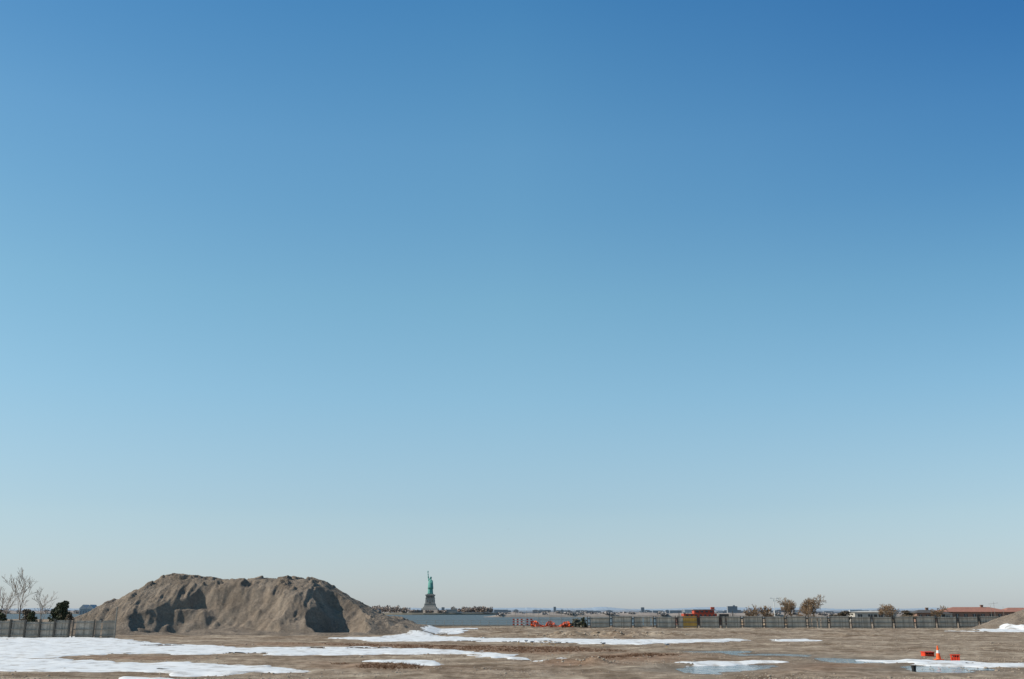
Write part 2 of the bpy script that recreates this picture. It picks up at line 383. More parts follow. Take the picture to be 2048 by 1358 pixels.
# ================= WATER
m,nt,b=new_mat('harbour_water'); b.inputs['Base Color'].default_value=(.10,.118,.118,1); b.inputs['Roughness'].default_value=.5; b.inputs['Specular IOR Level'].default_value=.2
g=nt.nodes.new('ShaderNodeNewGeometry'); mp=nt.nodes.new('ShaderNodeMapping'); mp.inputs['Scale'].default_value=(.25,.6,1)
nt.links.new(g.outputs['Position'],mp.inputs['Vector'])
n=nt.nodes.new('ShaderNodeTexNoise'); n.inputs['Scale'].default_value=1; n.inputs['Detail'].default_value=5; nt.links.new(mp.outputs[0],n.inputs['Vector'])
bp=nt.nodes.new('ShaderNodeBump'); bp.inputs['Strength'].default_value=1; bp.inputs['Distance'].default_value=.8
nt.links.new(n.outputs['Fac'],bp.inputs['Height']); nt.links.new(bp.outputs['Normal'],b.inputs['Normal'])
mb=MB(); mb.add([(-90000,204.5,-2.5),(90000,204.5,-2.5),(90000,90000,-2.5),(-90000,90000,-2.5)],[(0,1,2,3)]); mb.build('water',[m])

M_conc=mat('concrete',(.38,.35,.30),(.25,.23,.20),.8,.9,.2)
mb=MB()
for i in range(24):
    x=-66+i*5.25; mb.box((x+2.6,204.3,-1.45),(5.2,.7,3.1),0); mb.box((x+2.6,204.2,.14),(5.22,.95,.16),0)
mb.build('seawall',[M_conc])

# ================= FENCES
M_board=mat('weathered_board',(.55,.48,.385),(.40,.35,.285),1.5,.9,.1,island=.3)
M_board2=mat('weathered_board_dark',(.42,.37,.31),(.27,.24,.20),1.5,.9,.1,island=.35)
M_post=mat('post_dark',(.10,.09,.075),(.06,.055,.05),3,.85)
M_postl=mat('post_grey',(.26,.24,.21),(.18,.165,.14),3,.85)
M_yel=mat('plywood_yellow',(.62,.36,.08),(.48,.27,.07),2,.8,island=.15)
def fence(name,x0,x1,y0,y1,h,sp,bw,mats,postw,gate=None,seed=1,pair=True,gap=.015):
    R=random.Random(seed); par=empty(name)
    P=MB();B=MB();Rl=MB()
    n=int(round((x1-x0)/sp)); ins=.34 if pair else postw*.5
    for i in range(n+1):
        t=i/n; x=x0+(x1-x0)*t; y=y0+(y1-y0)*t; ph=h+R.uniform(-.03,.1)
        if pair:
            for s in(-.22,.22): P.box((x+s,y-.03,ph/2-.2),(postw,postw,ph+.4),0,ry=R.uniform(-.015,.015))
            P.box((x,y,ph*.45),(.3,.03,.16),0); P.box((x,y,ph*.8),(.3,.03,.16),0)
        else: P.box((x,y-.08,ph/2-.2),(postw,postw,ph+.5),0,ry=R.uniform(-.02,.02))
        if i==n: break
        z0=R.uniform(-.05,.06); hh=h+R.uniform(-.12,.03)
        L0=(x1-x0)/n; yb=y+ (y1-y0)/n/2
        for zz,th in((hh-.22+z0,.1),(hh*.5+z0,.1),(.3+z0,.1)): Rl.box((x+L0/2,yb-.05,zz),(L0-.6 if pair else L0-postw,.05,th),0)
        xx=x+ins
        while xx<x+L0-ins:
            if R.random()>.015:
                g=gate and gate[0]<xx<gate[1]
                B.box((xx+bw/2,yb+.03+R.uniform(-.004,.004),hh/2+z0+.02),(bw-gap,.025,hh-.08+R.uniform(-.05,.04)),1 if g else 0,ry=R.uniform(-.006,.006))
            xx+=bw
    P.build('posts',[mats[1]],par); B.build('boards',[mats[0],M_yel],par); Rl.build('rails',[mats[2]],par)
    return par
fence('board_fence',13.0,84,175,178,2.0,3.8,.19,(M_board,M_post,M_postl),.12,gate=(28.9,31.6),seed=4)
fence('board_fence',-92,-47.4,112,111,1.85,1.62,.15,(M_board2,M_post,M_postl),.18,seed=5,pair=False,gap=.008)
fence('board_fence',-47.0,-42.6,111,111.3,1.9,2.2,.2,(M_board2,M_post,M_postl),.1,seed=6,pair=False,gap=.012)
mb=MB(); mb.cyl((0,0,-.3),(0,0,3.15),.075,.06,10); mb.cyl((0,0,3.15),(0,0,3.22),.09,.05,10); mb.box((0,-.08,1.6),(.16,.04,.3),0)
mb.build('utility_post',[M_postl],loc=(-42.3,110.5,0))

M_steel=mat('galvanised',(.33,.31,.27),(.24,.22,.19),4,.6,metal=.2)
mb=MB()
for i in range(18):
    x=-22+i*1.75; mb.cyl((x,202.6,-.1),(x,202.6,1.15),.035,n=6)
for z in(.35,.75,1.13): mb.cyl((-22,202.6,z),(7.8,202.6,z),.022,n=6)
mb.build('shore_railing',[M_steel])
mb=MB()
for i in range(7):
    x=.6+i*2.1; mb.cyl((x,189,-.1),(x,189,2.9),.04,n=6)
for z in(.1,1.4,2.85): mb.cyl((.6,189,z),(13.2,189,z),.022,n=6)
for k in range(60):
    x=.6+k*.21; e2=min(x+2.6,13.2)
    mb.cyl((x,189,.1),(e2,189,.1+e2-x),.004,n=3,cap=False); mb.cyl((x,189,2.7),(e2,189,2.7-(e2-x)),.004,n=3,cap=False)
mb.build('chain_link_fence',[M_steel])

M_or=mat('orange_plastic',(.80,.13,.03),(.62,.09,.02),5,.55)
nx,nyy=90,16
mb=MB(); vs=[];fs=[]
for j in range(nyy):
    for i in range(nx):
        u=i/nx; v=j/nyy
        top=.55+.35*math.sin(u*17)+.25*mnoise.noise((u*14,0,3))
        vs.append((3.4+u*7.6+.2*mnoise.noise((u*20,v*5,1)),186.3+1.4*mnoise.noise((u*9,v*2,5))+.5*mnoise.noise((u*25,v*9,2)),.1+max(.1,top)*v*1.3+.12*mnoise.noise((u*30,v*8,9))))
for j in range(nyy-1):
    for i in range(nx-1):
        if random.random()>.22: fs.append((j*nx+i,j*nx+i+1,(j+1)*nx+i+1,(j+1)*nx+i))
mb.add(vs,fs); mb.build('orange_safety_netting',[M_or])
M_red=mat('red_orange_paint',(.50,.085,.04),(.36,.06,.03),4,.6)
M_white=mat('white_paint',(.75,.74,.70),(.6,.59,.56),4,.6)
def barricade(loc,rz=0):
    mb=MB()
    for s in(-.8,.8):
        mb.box((s,.25,.75),(.07,.07,1.6),1,rx=.3); mb.box((s,-.25,.75),(.07,.07,1.6),1,rx=-.3)
    for z in(.55,1.0,1.4):
        for i in range(6): mb.box((-.9+i*.36,-.32,z),(.355,.04,.26),0 if i%2==0 else 2)
    o=mb.build('barricade',[M_red,M_post,M_white],loc=loc); o.rotation_euler=(0,0,rz)
barricade((1.2,187,0)); barricade((2.9,187.8,0),.2)
M_deb=mat('debris',(.16,.15,.11),(.06,.06,.045),2,.9,island=.6)
mb=MB(); R=random.Random(9)
for i in range(110):
    a=R.random()*6.28; rr=R.random()**.6; x=11.6+rr*2.0*math.cos(a); y=187+rr*1.3*math.sin(a); z=max(0.1,(1-rr)*1.5*R.random()+.1)
    mb.box((x,y,z),(R.uniform(.2,1.5),R.uniform(.1,.3),R.uniform(.06,.4)),0,rz=R.random()*3,rx=R.uniform(-.6,.6),ry=R.uniform(-.7,.7))
mb.build('debris_pile',[M_deb])

# ================= CONE, CRATES etc
M_cone=mat('cone_orange',(.85,.13,.02),(.75,.10,.015),6,.45); M_blk=mat('black_rubber',(.03,.03,.03),(.02,.02,.02),5,.8)
x,y=G(1867,1322)
mb=MB(); mb.box((0,0,.02),(.42,.42,.04),2)
mb.rings([(.04,.155,.155,0,0),(.07,.14,.14,0,0),(.36,.093,.093,0,0)],20,0)
mb.rings([(.36,.095,.095,0,0),(.52,.068,.068,0,0)],20,1)
mb.rings([(.52,.066,.066,0,0),(.76,.03,.03,0,0),(.78,.022,.022,0,0)],20,0)
mb.build('traffic_cone',[M_cone,M_white,M_cone],loc=(x,y,float(Hg(np.array([x]),np.array([y]))[0])+.03))
def crate(u,v,w_,h_,rz,tip=0):
    x,y=G(u,v); mb=MB(); t=.03; d=w_*.75
    mb.box((0,0,.02),(w_,d,.04),0)
    for s in(-1,1):
        mb.box((s*(w_/2-t/2),0,h_/2+.02),(t,d-.002,h_-.04),0)
        mb.box((0,s*(d/2-t/2),h_*.36),(w_-2*t-.002,t,h_*.55),0); mb.box((0,s*(d/2-t/2),h_*.93),(w_-2*t-.002,t,h_*.14),0)
        for k in(-.42,-.14,.14,.42): mb.box((w_*k,s*(d/2+.008),h_/2),(.03,.02,h_*.9),0)
        mb.box((0,s*(d/2-t*1.6),h_*.78),(w_*.4,t*.5,h_*.2),1)
    mb.box((0,0,h_+.006),(w_+.05,d+.05,.035),0)
    mb.box((0.05,0,h_*.5),(w_*.5,d*.6,h_*.7),1)
    o=mb.build('orange_crate',[M_red2,M_blk],loc=(x,y,.0)); o.rotation_euler=(tip,0,rz)
M_red2=mat('red_plastic',(.72,.06,.018),(.5,.04,.014),8,.5)
crate(1846,1314,.62,.30,.15,.05); crate(1900,1323,.46,.36,-.3,-.08)
x,y=G(1816,1340); mb=MB(); mb.rings([(0,.09,.09,0,0),(.26,.12,.12,0,0)],14,0); mb.rings([(.24,.13,.13,0,0),(.27,.13,.13,0,0)],14,0)
for i in range(8):
    a=math.pi*i/8; b2=math.pi*(i+1)/8; mb.cyl((.12*math.cos(a),0,.26+.08*math.sin(a)),(.12*math.cos(b2),0,.26+.08*math.sin(b2)),.006,n=5)
mb.build('bucket',[M_blk],loc=(x,y,-.06))

# ================= scattered stones and clods
M_st=mat('stone',(.43,.35,.27),(.27,.21,.155),3,.95,island=.3)
mb=MB(); R=random.Random(21)
ico=[Vector(v).normalized() for v in [(0,0,1),(.9,0,.45),(.28,.85,.45),(-.72,.53,.45),(-.72,-.53,.45),(.28,-.85,.45),(.72,.53,-.45),(-.28,.85,-.45),(-.9,0,-.45),(-.28,-.85,-.45),(.72,-.53,-.45),(0,0,-1)]]
icf=[(0,1,2),(0,2,3),(0,3,4),(0,4,5),(0,5,1),(1,6,2),(2,7,3),(3,8,4),(4,9,5),(5,10,1),(6,7,2),(7,8,3),(8,9,4),(9,10,5),(10,6,1),(11,7,6),(11,8,7),(11,9,8),(11,10,9),(11,6,10)]
pts=[]
while len(pts)<5200:
    y=43+R.random()**1.6*125; x=R.uniform(-.56,.56)*y
    dn=float(fbm(np.array([x/6]),np.array([y/6]),3,80)[0])
    if R.random()<.10+1.4*dn: pts.append((x,y,R.uniform(.015,.05)*(1+y/200)*(2.2 if R.random()<.02 else 1)))
for (hx,hy,a,bb) in HEAPS:
    if a>.25 or bb<1.3:
        for k in range(22): pts.append((hx+R.gauss(0,bb*.8),hy+R.gauss(0,bb*.8),R.uniform(.05,.2)*(1 if a>.2 else .5)))
P_=np.array(pts); hz=Hg(P_[:,0],P_[:,1])
for (x,y,s),z in zip(pts,hz):
    vs=[(x+v.x*s*R.uniform(.7,1.2),y+v.y*s*R.uniform(.7,1.2),float(z)+s*.1+v.z*s*R.uniform(.4,.7)) for v in ico]; mb.add(vs,icf)
mb.build('stones',[M_st])
M_weed=mat('dead_weeds',(.30,.17,.10),(.16,.085,.05),2,.95,island=.5)
mb=MB(); pts=[]
polys=[[G(*p) for p in P] for P in [[(560,1285),(1150,1293),(1250,1302),(1080,1310),(700,1292)],[(650,1327),(900,1334),(760,1342)],[(1160,1313),(1400,1315),(1150,1322)],[(980,1254),(1400,1258),(1300,1264),(950,1262)]]]
for P,cnt in zip(polys,(1300,260,220,300)):
    x0=min(p[0] for p in P);x1=max(p[0] for p in P);y0=min(p[1] for p in P);y1=max(p[1] for p in P)
    q=rng.rand(cnt*5,2)*[x1-x0,y1-y0]+[x0,y0]; s=polysd(q[:,0],q[:,1],P)+2*fbm(q[:,0]/3,q[:,1]/3,3,82); q=q[s>0.3][:cnt]; pts+=list(map(tuple,q))
P_=np.array(pts); hz=Hg(P_[:,0],P_[:,1])
for (x,y),z in zip(pts,hz):
    for k in range(7):
        a=R.random()*6.28; l=R.uniform(.06,.2); dx,dy=math.cos(a)*l,math.sin(a)*l; w_=.012
        mb.add([(x+dx*.2-w_,y+dy*.2,z-.01),(x+dx*.2+w_,y+dy*.2,z-.01),(x+dx*1.2,y+dy*1.2,z+l*.8)],[(0,1,2)])
mb.build('dead_weeds',[M_weed])

# ================= GULLS
M_gw=mat('feather_white',(.75,.74,.72),(.6,.6,.6),8,.8); M_gg=mat('feather_grey',(.30,.31,.33),(.2,.2,.22),8,.8); M_gy=mat('beak',(.6,.35,.05),(.5,.3,.05),8,.6)
def gull(x,y,rz,fly=False,z=None):
    mb=MB()
    mb.rings([(-.2,.012,.012,0,.0),(-.14,.05,.045,0,0),(-.02,.085,.075,0,0),(.08,.08,.07,0,.0),(.15,.05,.05,0,.03),(.2,.042,.042,0,.06),(.25,.044,.044,0,.075),(.28,.02,.02,0,.07)],12,0)
    mb.cyl((0,.07,.27),(0,.05,.34),.014,.004,6,2)
    mb.add([(-.03,0,-.18),(.03,0,-.18),(.06,0.01,-.33),(-.06,0.01,-.33)],[(0,1,2,3)],0)
    mb2=[(v[0],v[2],v[1]+.22) for v in mb.v]; mb.v=mb2; mb.f=[f[::-1] for f in mb.f]
    if fly:
        for s in(-1,1): mb.add([(s*.05,.12,.24),(s*.05,-.06,.24),(s*.35,-.08,.36),(s*.36,.13,.37),(s*.68,-.12,.30)],[(0,1,2,3),(3,2,4)],1)
    else:
        for s in(-1,1):
            mb.ell((s*.07,-.05,.235),(.03,.17,.055),8,6,1)
            mb.cyl((s*.03,0,.16),(s*.03,0,.0),.008,.008,5,2); mb.box((s*.03,.03,.005),(.05,.07,.01),2)
    zz=z if z is not None else float(Hg(np.array([x]),np.array([y]))[0])+.03
    o=mb.build('seagull',[M_gw,M_gg,M_gy],smooth=False,loc=(x,y,zz)); o.rotation_euler=(0,0,rz)
for (u,v) in [(1037,1288),(1052,1287),(1064,1288),(1083,1289),(1098,1288),(1110,1290),(1331,1296),(1205,1292)]:
    x,y=G(u,v); gull(x,y,R.uniform(0,6))
gull(-2.3,600,1.1,True,50)

# ================= TREES
M_bark=mat('bark',(.18,.14,.10),(.11,.085,.06),3,.95); M_bark_l=mat('bark_pale',(.30,.24,.19),(.20,.16,.13),3,.95); M_twig=mat('twigs',(.25,.165,.095),(.17,.11,.065),1,.95,island=.4)
def tree(name,x,y,h,spread,seed,mats,depth=6,dens=3,r0=None,up=.35,minr=.012,z=0,trunk=.25):
    R=random.Random(seed); mb=MB(); r0=r0 or h*.022
    def side(d,R,sp):
        a=d.orthogonal().normalized(); a.rotate(Matrix.Rotation(R.random()*6.28,3,d))
        return (d+a*sp*R.uniform(.5,1.2)+Vector((0,0,up*R.uniform(.2,1)))).normalized()
    def br(p,d,l,r,k):
        if k==0 or l<.08: return
        n=2 if k>2 else 1; q=p; rr=r
        for i in range(n):
            d=(d+Vector((R.gauss(0,.12),R.gauss(0,.12),R.gauss(0,.06)))).normalized()
            q2=q+d*(l/n); r2=max(rr*.82,minr*.7); mb.cyl(q,q2,rr,r2,5 if k>4 else 3,0 if k>2 else 1,cap=False); q=q2; rr=r2
            if i==0 and k>1 and n>1:
                dd=side(d,R,.8); br(q,dd,l*.62,rr*.55,k-1)
        for j in range(dens if k>1 else 0):
            dd=side(d,R,spread); br(q,dd,l*R.uniform(.62,.85),max(rr*.68,minr),k-1)
    br(Vector((0,0,0)),Vector((R.uniform(-.05,.05),0,1)),h*trunk,r0,depth)
    mz=max(v[2] for v in mb.v); s=h/mz; mb.v=[(a*s,b_*s,c_*s) for a,b_,c_ in mb.v]
    return mb.build(name,mats,loc=(x,y,z-.05))
tree('bare_tree',76.5,261,7.2,.95,31,(M_bark,M_twig),7,3,up=.22,trunk=.2,minr=.02)
tree('bare_tree',66,250,6.3,.9,32,(M_bark,M_twig),6,3,up=.25,trunk=.2,minr=.022)
tree('bare_tree',68.5,255,5.8,.9,36,(M_bark,M_twig),6,3,up=.25,trunk=.2,minr=.022)
tree('bare_tree',57.5,199,4.2,1.0,33,(M_bark,M_twig),6,3,up=.2,trunk=.2,minr=.018)
tree('bare_tree',46.6,199,4.3,1.0,34,(M_bark,M_twig),6,3,up=.15,trunk=.18,minr=.018)
tree('bare_tree',49.3,201,4.0,1.0,35,(M_bark,M_twig),6,3,up=.15,trunk=.18,minr=.018)
tree('bare_tree',98,270,4.9,1.0,37,(M_bark,M_twig),6,3,up=.15,trunk=.18,minr=.018)
tree('bare_tree',102,276,4.6,1.0,38,(M_bark,M_twig),6,3,up=.15,trunk=.18,minr=.018)
tree('bare_tree',116,280,4.6,1.0,39,(M_bark,M_twig),6,3,up=.15,trunk=.18,minr=.018)
tree('bare_tree',-71.5,150,9.2,.6,41,(M_bark_l,M_bark_l),6,2,r0=.1,up=.5,minr=.014)
tree('bare_tree',-73.8,150,8.0,.6,42,(M_bark_l,M_bark_l),6,2,r0=.09,up=.5,minr=.014)
tree('bare_tree',-69.5,153,6.4,.8,43,(M_bark_l,M_bark_l),6,2,r0=.08,up=.4,minr=.014)
tree('bare_tree',-76.5,155,7.4,.7,44,(M_bark_l,M_bark_l),6,2,r0=.09,up=.4,minr=.014)
def leaf_mat(n,a,b_): return mat(n,a,b_,.9,.8,island=.6)
M_leaf=leaf_mat('evergreen',(.10,.11,.05),(.05,.055,.03)); M_brown=leaf_mat('dry_brush',(.19,.14,.085),(.10,.075,.05))
def clumps(mb,c,r,n,s,R,mi=0):
    for i in range(n):
        while True:
            v=Vector((R.uniform(-1,1),R.uniform(-1,1),R.uniform(-1,1)))
            if v.length<1 and v.length>.35: break
        p=Vector((c[0]+v.x*r[0],c[1]+v.y*r[1],c[2]+v.z*r[2]))
        a=Vector((R.gauss(0,1),R.gauss(0,1),R.gauss(0,1))).normalized(); b_=a.orthogonal().normalized(); q=s*R.uniform(.5,1.3)
        mb.add([p-a*q,p+b_*q*.5,p+a*q,p-b_*q*.5],[(0,1,2,3)],mi)
def bush(name,x,y,w_,h,seed,m_,n=1500,s=.12,z=0):
    R=random.Random(seed); mb=MB(); mb.cyl((0,0,-.1),(0,0,h*.6),w_*.05,w_*.025,6,1); K=16
    for i in range(K):
        a=R.random()*6.28; f=(i+.5)/K; hh=(.12+.8*f)*h; rr=R.uniform(.3,1)*w_*.42*(1-f*.75)
        mb.cyl((0,0,h*.1),(rr*math.cos(a),rr*math.sin(a),hh),w_*.02,.01,4,1)
        k=R.uniform(.6,1.1)*(1.1-f*.5)
        clumps(mb,(rr*math.cos(a),rr*math.sin(a),hh),(w_*.22*k,w_*.22*k,h*.13*k),n//K,s,R)
    mb.build(name,[m_,M_bark],loc=(x,y,z))
bush('evergreen_tree',-61.0,140,3.8,4.3,51,M_leaf,3600,.14)
bush('evergreen_tree',-62.8,142,3.0,3.6,58,M_leaf,1800,.14)
bush('shrub',-66.5,142,4.0,3.2,52,M_brown,2000,.12)
bush('shrub',-70.2,141,4.2,3.2,53,M_brown,2000,.12)
bush('shrub',-64.0,138,3.0,2.9,54,M_leaf,1600,.12)
bush('shrub',-68.2,138,3.0,2.8,59,M_leaf,1600,.12)
bush('shrub',-74,141,4.2,3.2,55,M_brown,1800,.12)
bush('shrub',-59.0,138,2.2,2.6,56,M_brown,1200,.1)
bush('shrub',12.9,186,2.0,1.9,57,M_leaf,700,.12)
bush('shrub',109,285,8,3.2,60,M_brown,2500,.2)
bush('shrub',84,262,9,3.0,61,M_brown,2500,.2)
bush('shrub',-80,144,5,3.2,62,M_brown,1800,.14)

mb=MB(); mb.cyl((0,0,-.1),(0,0,5.9),.11,.075,10); mb.cyl((0,0,0),(0,0,.4),.18,.16,10); mb.cyl((0,0,5.85),(.55,0,5.95),.05,.04,8); mb.cyl((0,0,5.85),(-.55,0,5.95),.05,.04,8)
for s in(-.75,.75): mb.box((s,0,5.95),(.5,.26,.14),0)
mb.build('street_lamp',[M_white],loc=(63.6,250,0))

# ================= BUILDINGS
M_brick=mat('brick',(.28,.17,.125),(.21,.13,.10),1.5,.9); M_tile=mat('red_tile_roof',(.36,.165,.115),(.27,.125,.09),1.2,.85); M_win=mat('window_glass',(.05,.06,.07),(.03,.035,.04),1,.15,spec=.5)  # tile red is desaturated to put some haze into the roof colour
M_wall=mat('painted_wall',(.48,.45,.40),(.38,.36,.32),1,.85); M_roofd=mat('dark_roof',(.10,.09,.085),(.07,.065,.06),1,.9); M_haze=mat('hazed_facade',(.26,.275,.295),(.20,.215,.235),.02,.9)  # M_haze: facade colour already carries the haze of distance
def house(name,x,y,w_,d,he,hr_,wm,rm,nwin,chim=True,rz=0):
    par=empty(name,(x,y,0),rz)
    W=MB(); W.box((0,0,he/2-.1),(w_,d,he+.2),0); W.build('walls',[wm],par)
    Rf=MB(); o=.35; a=w_/2+o; b_=d/2+o; rg=max(w_/2-d/2,w_*.25)
    Rf.add([(-a,-b_,he+.005),(a,-b_,he+.005),(a,b_,he+.005),(-a,b_,he+.005),(-rg,0,he+hr_),(rg,0,he+hr_)],[(3,2,1,0),(0,1,5,4),(1,2,5),(2,3,4,5),(3,0,4)],0); Rf.build('roof',[rm],par)
    F=MB();Wi=MB()
    for i in range(nwin):
        xx=-w_/2+(i+.5)*w_/nwin
        for s in(-1,1):
            Wi.box((xx,s*(d/2+.005),he*.6),(w_/nwin*.42,.05,he*.38),0)
            F.box((xx,s*(d/2+.02),he*.6-he*.21),(w_/nwin*.5,.1,.06),0); F.box((xx,s*(d/2+.02),he*.6),(.05,.08,he*.38),0)
    Wi.build('windows',[M_win],par); F.build('window_frames',[M_white],par)
    D=MB(); D.box((-w_/2+w_/nwin*round(nwin/2),-(d/2+.015),1.0),(.9,.06,2.1),0); D.build('door',[M_post],par)
    if chim:
        C=MB(); C.box((rg*.6,0,he+hr_),(.7,.6,1.0),0); C.box((rg*.6,0,he+hr_+.55),(.85,.75,.12),0); C.build('chimney',[wm],par)
    return par
house('brick_house',133.5,300,19.5,9,2.75,1.35,M_brick,M_tile,8,True)
house('brick_house',149,304,11,8,2.75,1.2,M_brick,M_tile,4,False)
house('white_shed',101,290,11.5,6,2.65,.35,M_wall,M_wall,4,False)
house('low_shed',116.5,292,6,5,2.5,.8,M_brick,M_roofd,3,True)
house('low_shed',122.6,296,5,5,2.2,.7,M_wall,M_roofd,2,False)
mb=MB()
for (x,h) in((0,4.6),(1.0,5.6),(3.5,4.2)): mb.cyl((x,0,0),(x,0,h),.05,.03,6)
mb.cyl((-.6,0,4.9),(2.2,0,5.2),.03,.03,5); mb.build('flagpole',[M_steel],loc=(136.5,294,0))

par=empty('work_barge',(50.5,268,-2.5))
H=MB(); vs=[]
L_=17
for z,k in((-.4,.86),(1.5,.94),(3.9,1.0)):
    for sx_,sy_ in((-1,-1),(.8,-1),(1.05,0),(.8,1),(-1,1)): vs.append((sx_*L_/2*k,sy_*3*k,z))
H.add(vs,[(i,(i+1)%5,5+(i+1)%5,5+i) for i in range(5)]+[(5+i,5+(i+1)%5,10+(i+1)%5,10+i) for i in range(5)]+[(4,3,2,1,0),(10,11,12,13,14)],0)
M_hull=mat('hull_paint',(.15,.06,.04),(.09,.05,.04),.7,.7)
H.build('hull',[M_hull],par)
D=MB(); D.box((-2.0,0,4.35),(8.5,4.2,.9),0); D.box((-.9,0,5.25),(5.2,3.4,.9),0); D.box((-.9,0,5.8),(5.8,3.9,.14),1); D.box((1.6,0,6.15),(.9,.9,.6),0); D.build('deckhouse',[M_red,M_postl],par)
Wn=MB()
for i in range(7): Wn.box((-5.4+i*1.15,-2.115,4.4),(.55,.05,.4),0)
for i in range(4): Wn.box((-2.7+i*1.2,-1.715,5.3),(.7,.05,.42),0)
Wn.build('windows',[M_win],par)
Q=MB(); Q.cyl((6.8,0,3.9),(6.8,0,5.5),.12,.08,6); Q.cyl((-7,1,3.9),(-7,1,5.3),.1,.08,6)
for i in range(9): Q.cyl((2.6+i*.5,-2.6,3.9),(2.6+i*.5,-2.6,4.7),.03,n=4)
Q.cyl((2.6,-2.6,4.7),(6.6,-2.6,4.7),.03,n=4); Q.box((4.6,.4,4.3),(2.2,1.5,.8),0); Q.build('deck_gear',[M_post],par)

# ================= ISLAND + MONUMENT (plain robed figure with a raised arm on a stone pedestal)
D0=2057; SXc=-163.5; Wz=-2.5
M_isl=mat('island_ground',(.24,.21,.16),(.18,.155,.12),.02,.95); M_gran=mat('granite',(.36,.33,.29),(.28,.25,.22),.08,.9); M_gran_d=mat('granite_dark',(.22,.195,.18),(.16,.145,.13),.08,.9)
mb=MB(); R=random.Random(5); nI=40; vs=[]
for z,k in((Wz-2,1.0),(.3,.995),(1.2,.95)):
    for i in range(nI):
        t=2*math.pi*i/nI; q=k*(1+.05*math.sin(3*t)); vs.append((-170+138*q*math.cos(t),D0+30+95*q*math.sin(t),z))
mb.add(vs,[(a*nI+i,a*nI+(i+1)%nI,(a+1)*nI+(i+1)%nI,(a+1)*nI+i) for a in range(2) for i in range(nI)]+[tuple(range(2*nI,3*nI))]); mb.build('island',[M_isl])
par=empty('statue_on_pedestal',(SXc,D0,0))
F=MB(); n=11; vs=[]
for z,k in((.5,1.03),(6.5,1.0)):
    for i in range(2*n):
        t=math.pi*i/n; r=(43 if i%2==0 else 29)*k; vs.append((r*math.cos(t),r*math.sin(t)*.9,z))
F.add(vs,[(i,(i+1)%(2*n),2*n+(i+1)%(2*n),2*n+i) for i in range(2*n)]+[tuple(range(2*n,4*n))]); F.build('fort_walls',[M_gran_d],par)
Pd=MB()
Pd.box((0,0,8),(33,33,3.6),0,taper=.97); Pd.box((0,0,11.3),(27,27,3.0),0,taper=.95); Pd.box((0,0,15.3),(22.5,22.5,5.0),0,taper=.93)
Pd.box((0,0,18.3),(22,22,1.0),0); Pd.box((0,0,24),(18.6,18.6,10.4),0,taper=.93)
Pd.box((0,0,29.5),(18.6,18.6,.8),0); Pd.box((0,0,31.9),(13.2,13.2,4.2),1)
for s in(-1,1):
    for k in range(6):
        q=-7.2+k*2.88
        Pd.box((q,s*7.6,31.9),(1.3,1.6,4.1),0)
        if abs(q)<7: Pd.box((s*7.6,q,31.9),(1.6,1.3,4.1),0)
Pd.box((0,0,34.5),(18.2,18.2,1.1),0); Pd.box((0,0,35.7),(19.2,19.2,1.2),0); Pd.box((0,0,36.9),(14,14,1.2),0)
for s in(-1,1):
    for q in(-5,0,5): Pd.box((q,s*9.02,24),(1.6,.5,4),1); Pd.box((s*9.02,q,24),(.5,1.6,4),1)
    Pd.box((0,s*9.3,20.5),(4,.6,3.2),1)
Pd.build('pedestal',[M_gran,M_gran_d],par)
M_cu=mat('verdigris_copper',(.13,.35,.30),(.08,.25,.215),.3,.7)
st=empty('figure',(0,0,37.5),math.radians(-32)); st.parent=par
B=MB()
fold=lambda t,z:(.075*math.sin(9*t+z*.12)+.04*math.sin(17*t-z*.2))*(1 if z<24 else .4)
B.rings([(0,5.7,5.0,0,0),(2,5.5,4.8,0,0),(6,5.1,4.5,.1,0),(11,4.8,4.2,.2,0),(15,4.7,3.9,.2,0),(18,4.5,3.7,.1,0),(21,4.6,3.6,0,0),(24,4.7,3.4,0,0),(26.2,4.2,3.0,0,0),(27.6,2.9,2.3,0,0),(28.3,1.5,1.5,0,0),(29.5,1.25,1.3,0,-.1)],48,0,fold)
B.rings([(10,5.6,4.9,.4,-.1),(14,5.7,4.8,.4,-.2),(18,5.3,4.4,.3,-.2),(22,4.9,3.9,.2,-.1),(25,3.6,3.0,.6,0)],36,0,lambda t,z:.08*math.sin(6*t+z*.5))
B.build('robe',[M_cu],st,True)
Hd=MB(); Hd.ell((0,-.1,31.3),(1.75,2.1,2.5),16,12); Hd.ell((0,.7,31.6),(2.0,2.0,2.5),12,8); Hd.box((0,-2.15,31),(.5,.7,1.3),0,taper=.5)
Hd.build('head',[M_cu],st,True)
A=MB()
A.cyl((-3.2,0,25.6),(-5.2,-.3,30.5),2.1,1.35,14); A.ell((-5.2,-.3,30.5),(1.4,1.4,1.4),12,8); A.cyl((-5.2,-.3,30.5),(-6.3,-.5,37.6),1.25,.8,12); A.ell((-6.3,-.5,38.4),(.95,1.0,1.4),10,8)
for k in range(4): A.cyl((-7.0,-.9,37.6+k*.4),(-5.7,-1.3,37.7+k*.4),.22,.18,6)
A.cyl((-6.35,-.8,36.4),(-6.45,-.8,45.5),.45,.6,10); A.ell((-6.45,-.8,43.5),(1.1,1.1,1.9),10,8)
A.build('raised_arm',[M_cu],st,True)
Tb=MB(); Tb.cyl((3.6,0,25.3),(5.0,-1.2,20.6),1.9,1.4,12); Tb.ell((5.0,-1.2,20.6),(1.4,1.4,1.4),10,8); Tb.cyl((5.0,-1.2,20.6),(3.6,-4.0,20.6),1.4,.8,12); Tb.ell((3.5,-4.2,20.6),(.9,1.1,.8),10,8); Tb.build('lowered_arm',[M_cu],st,True)

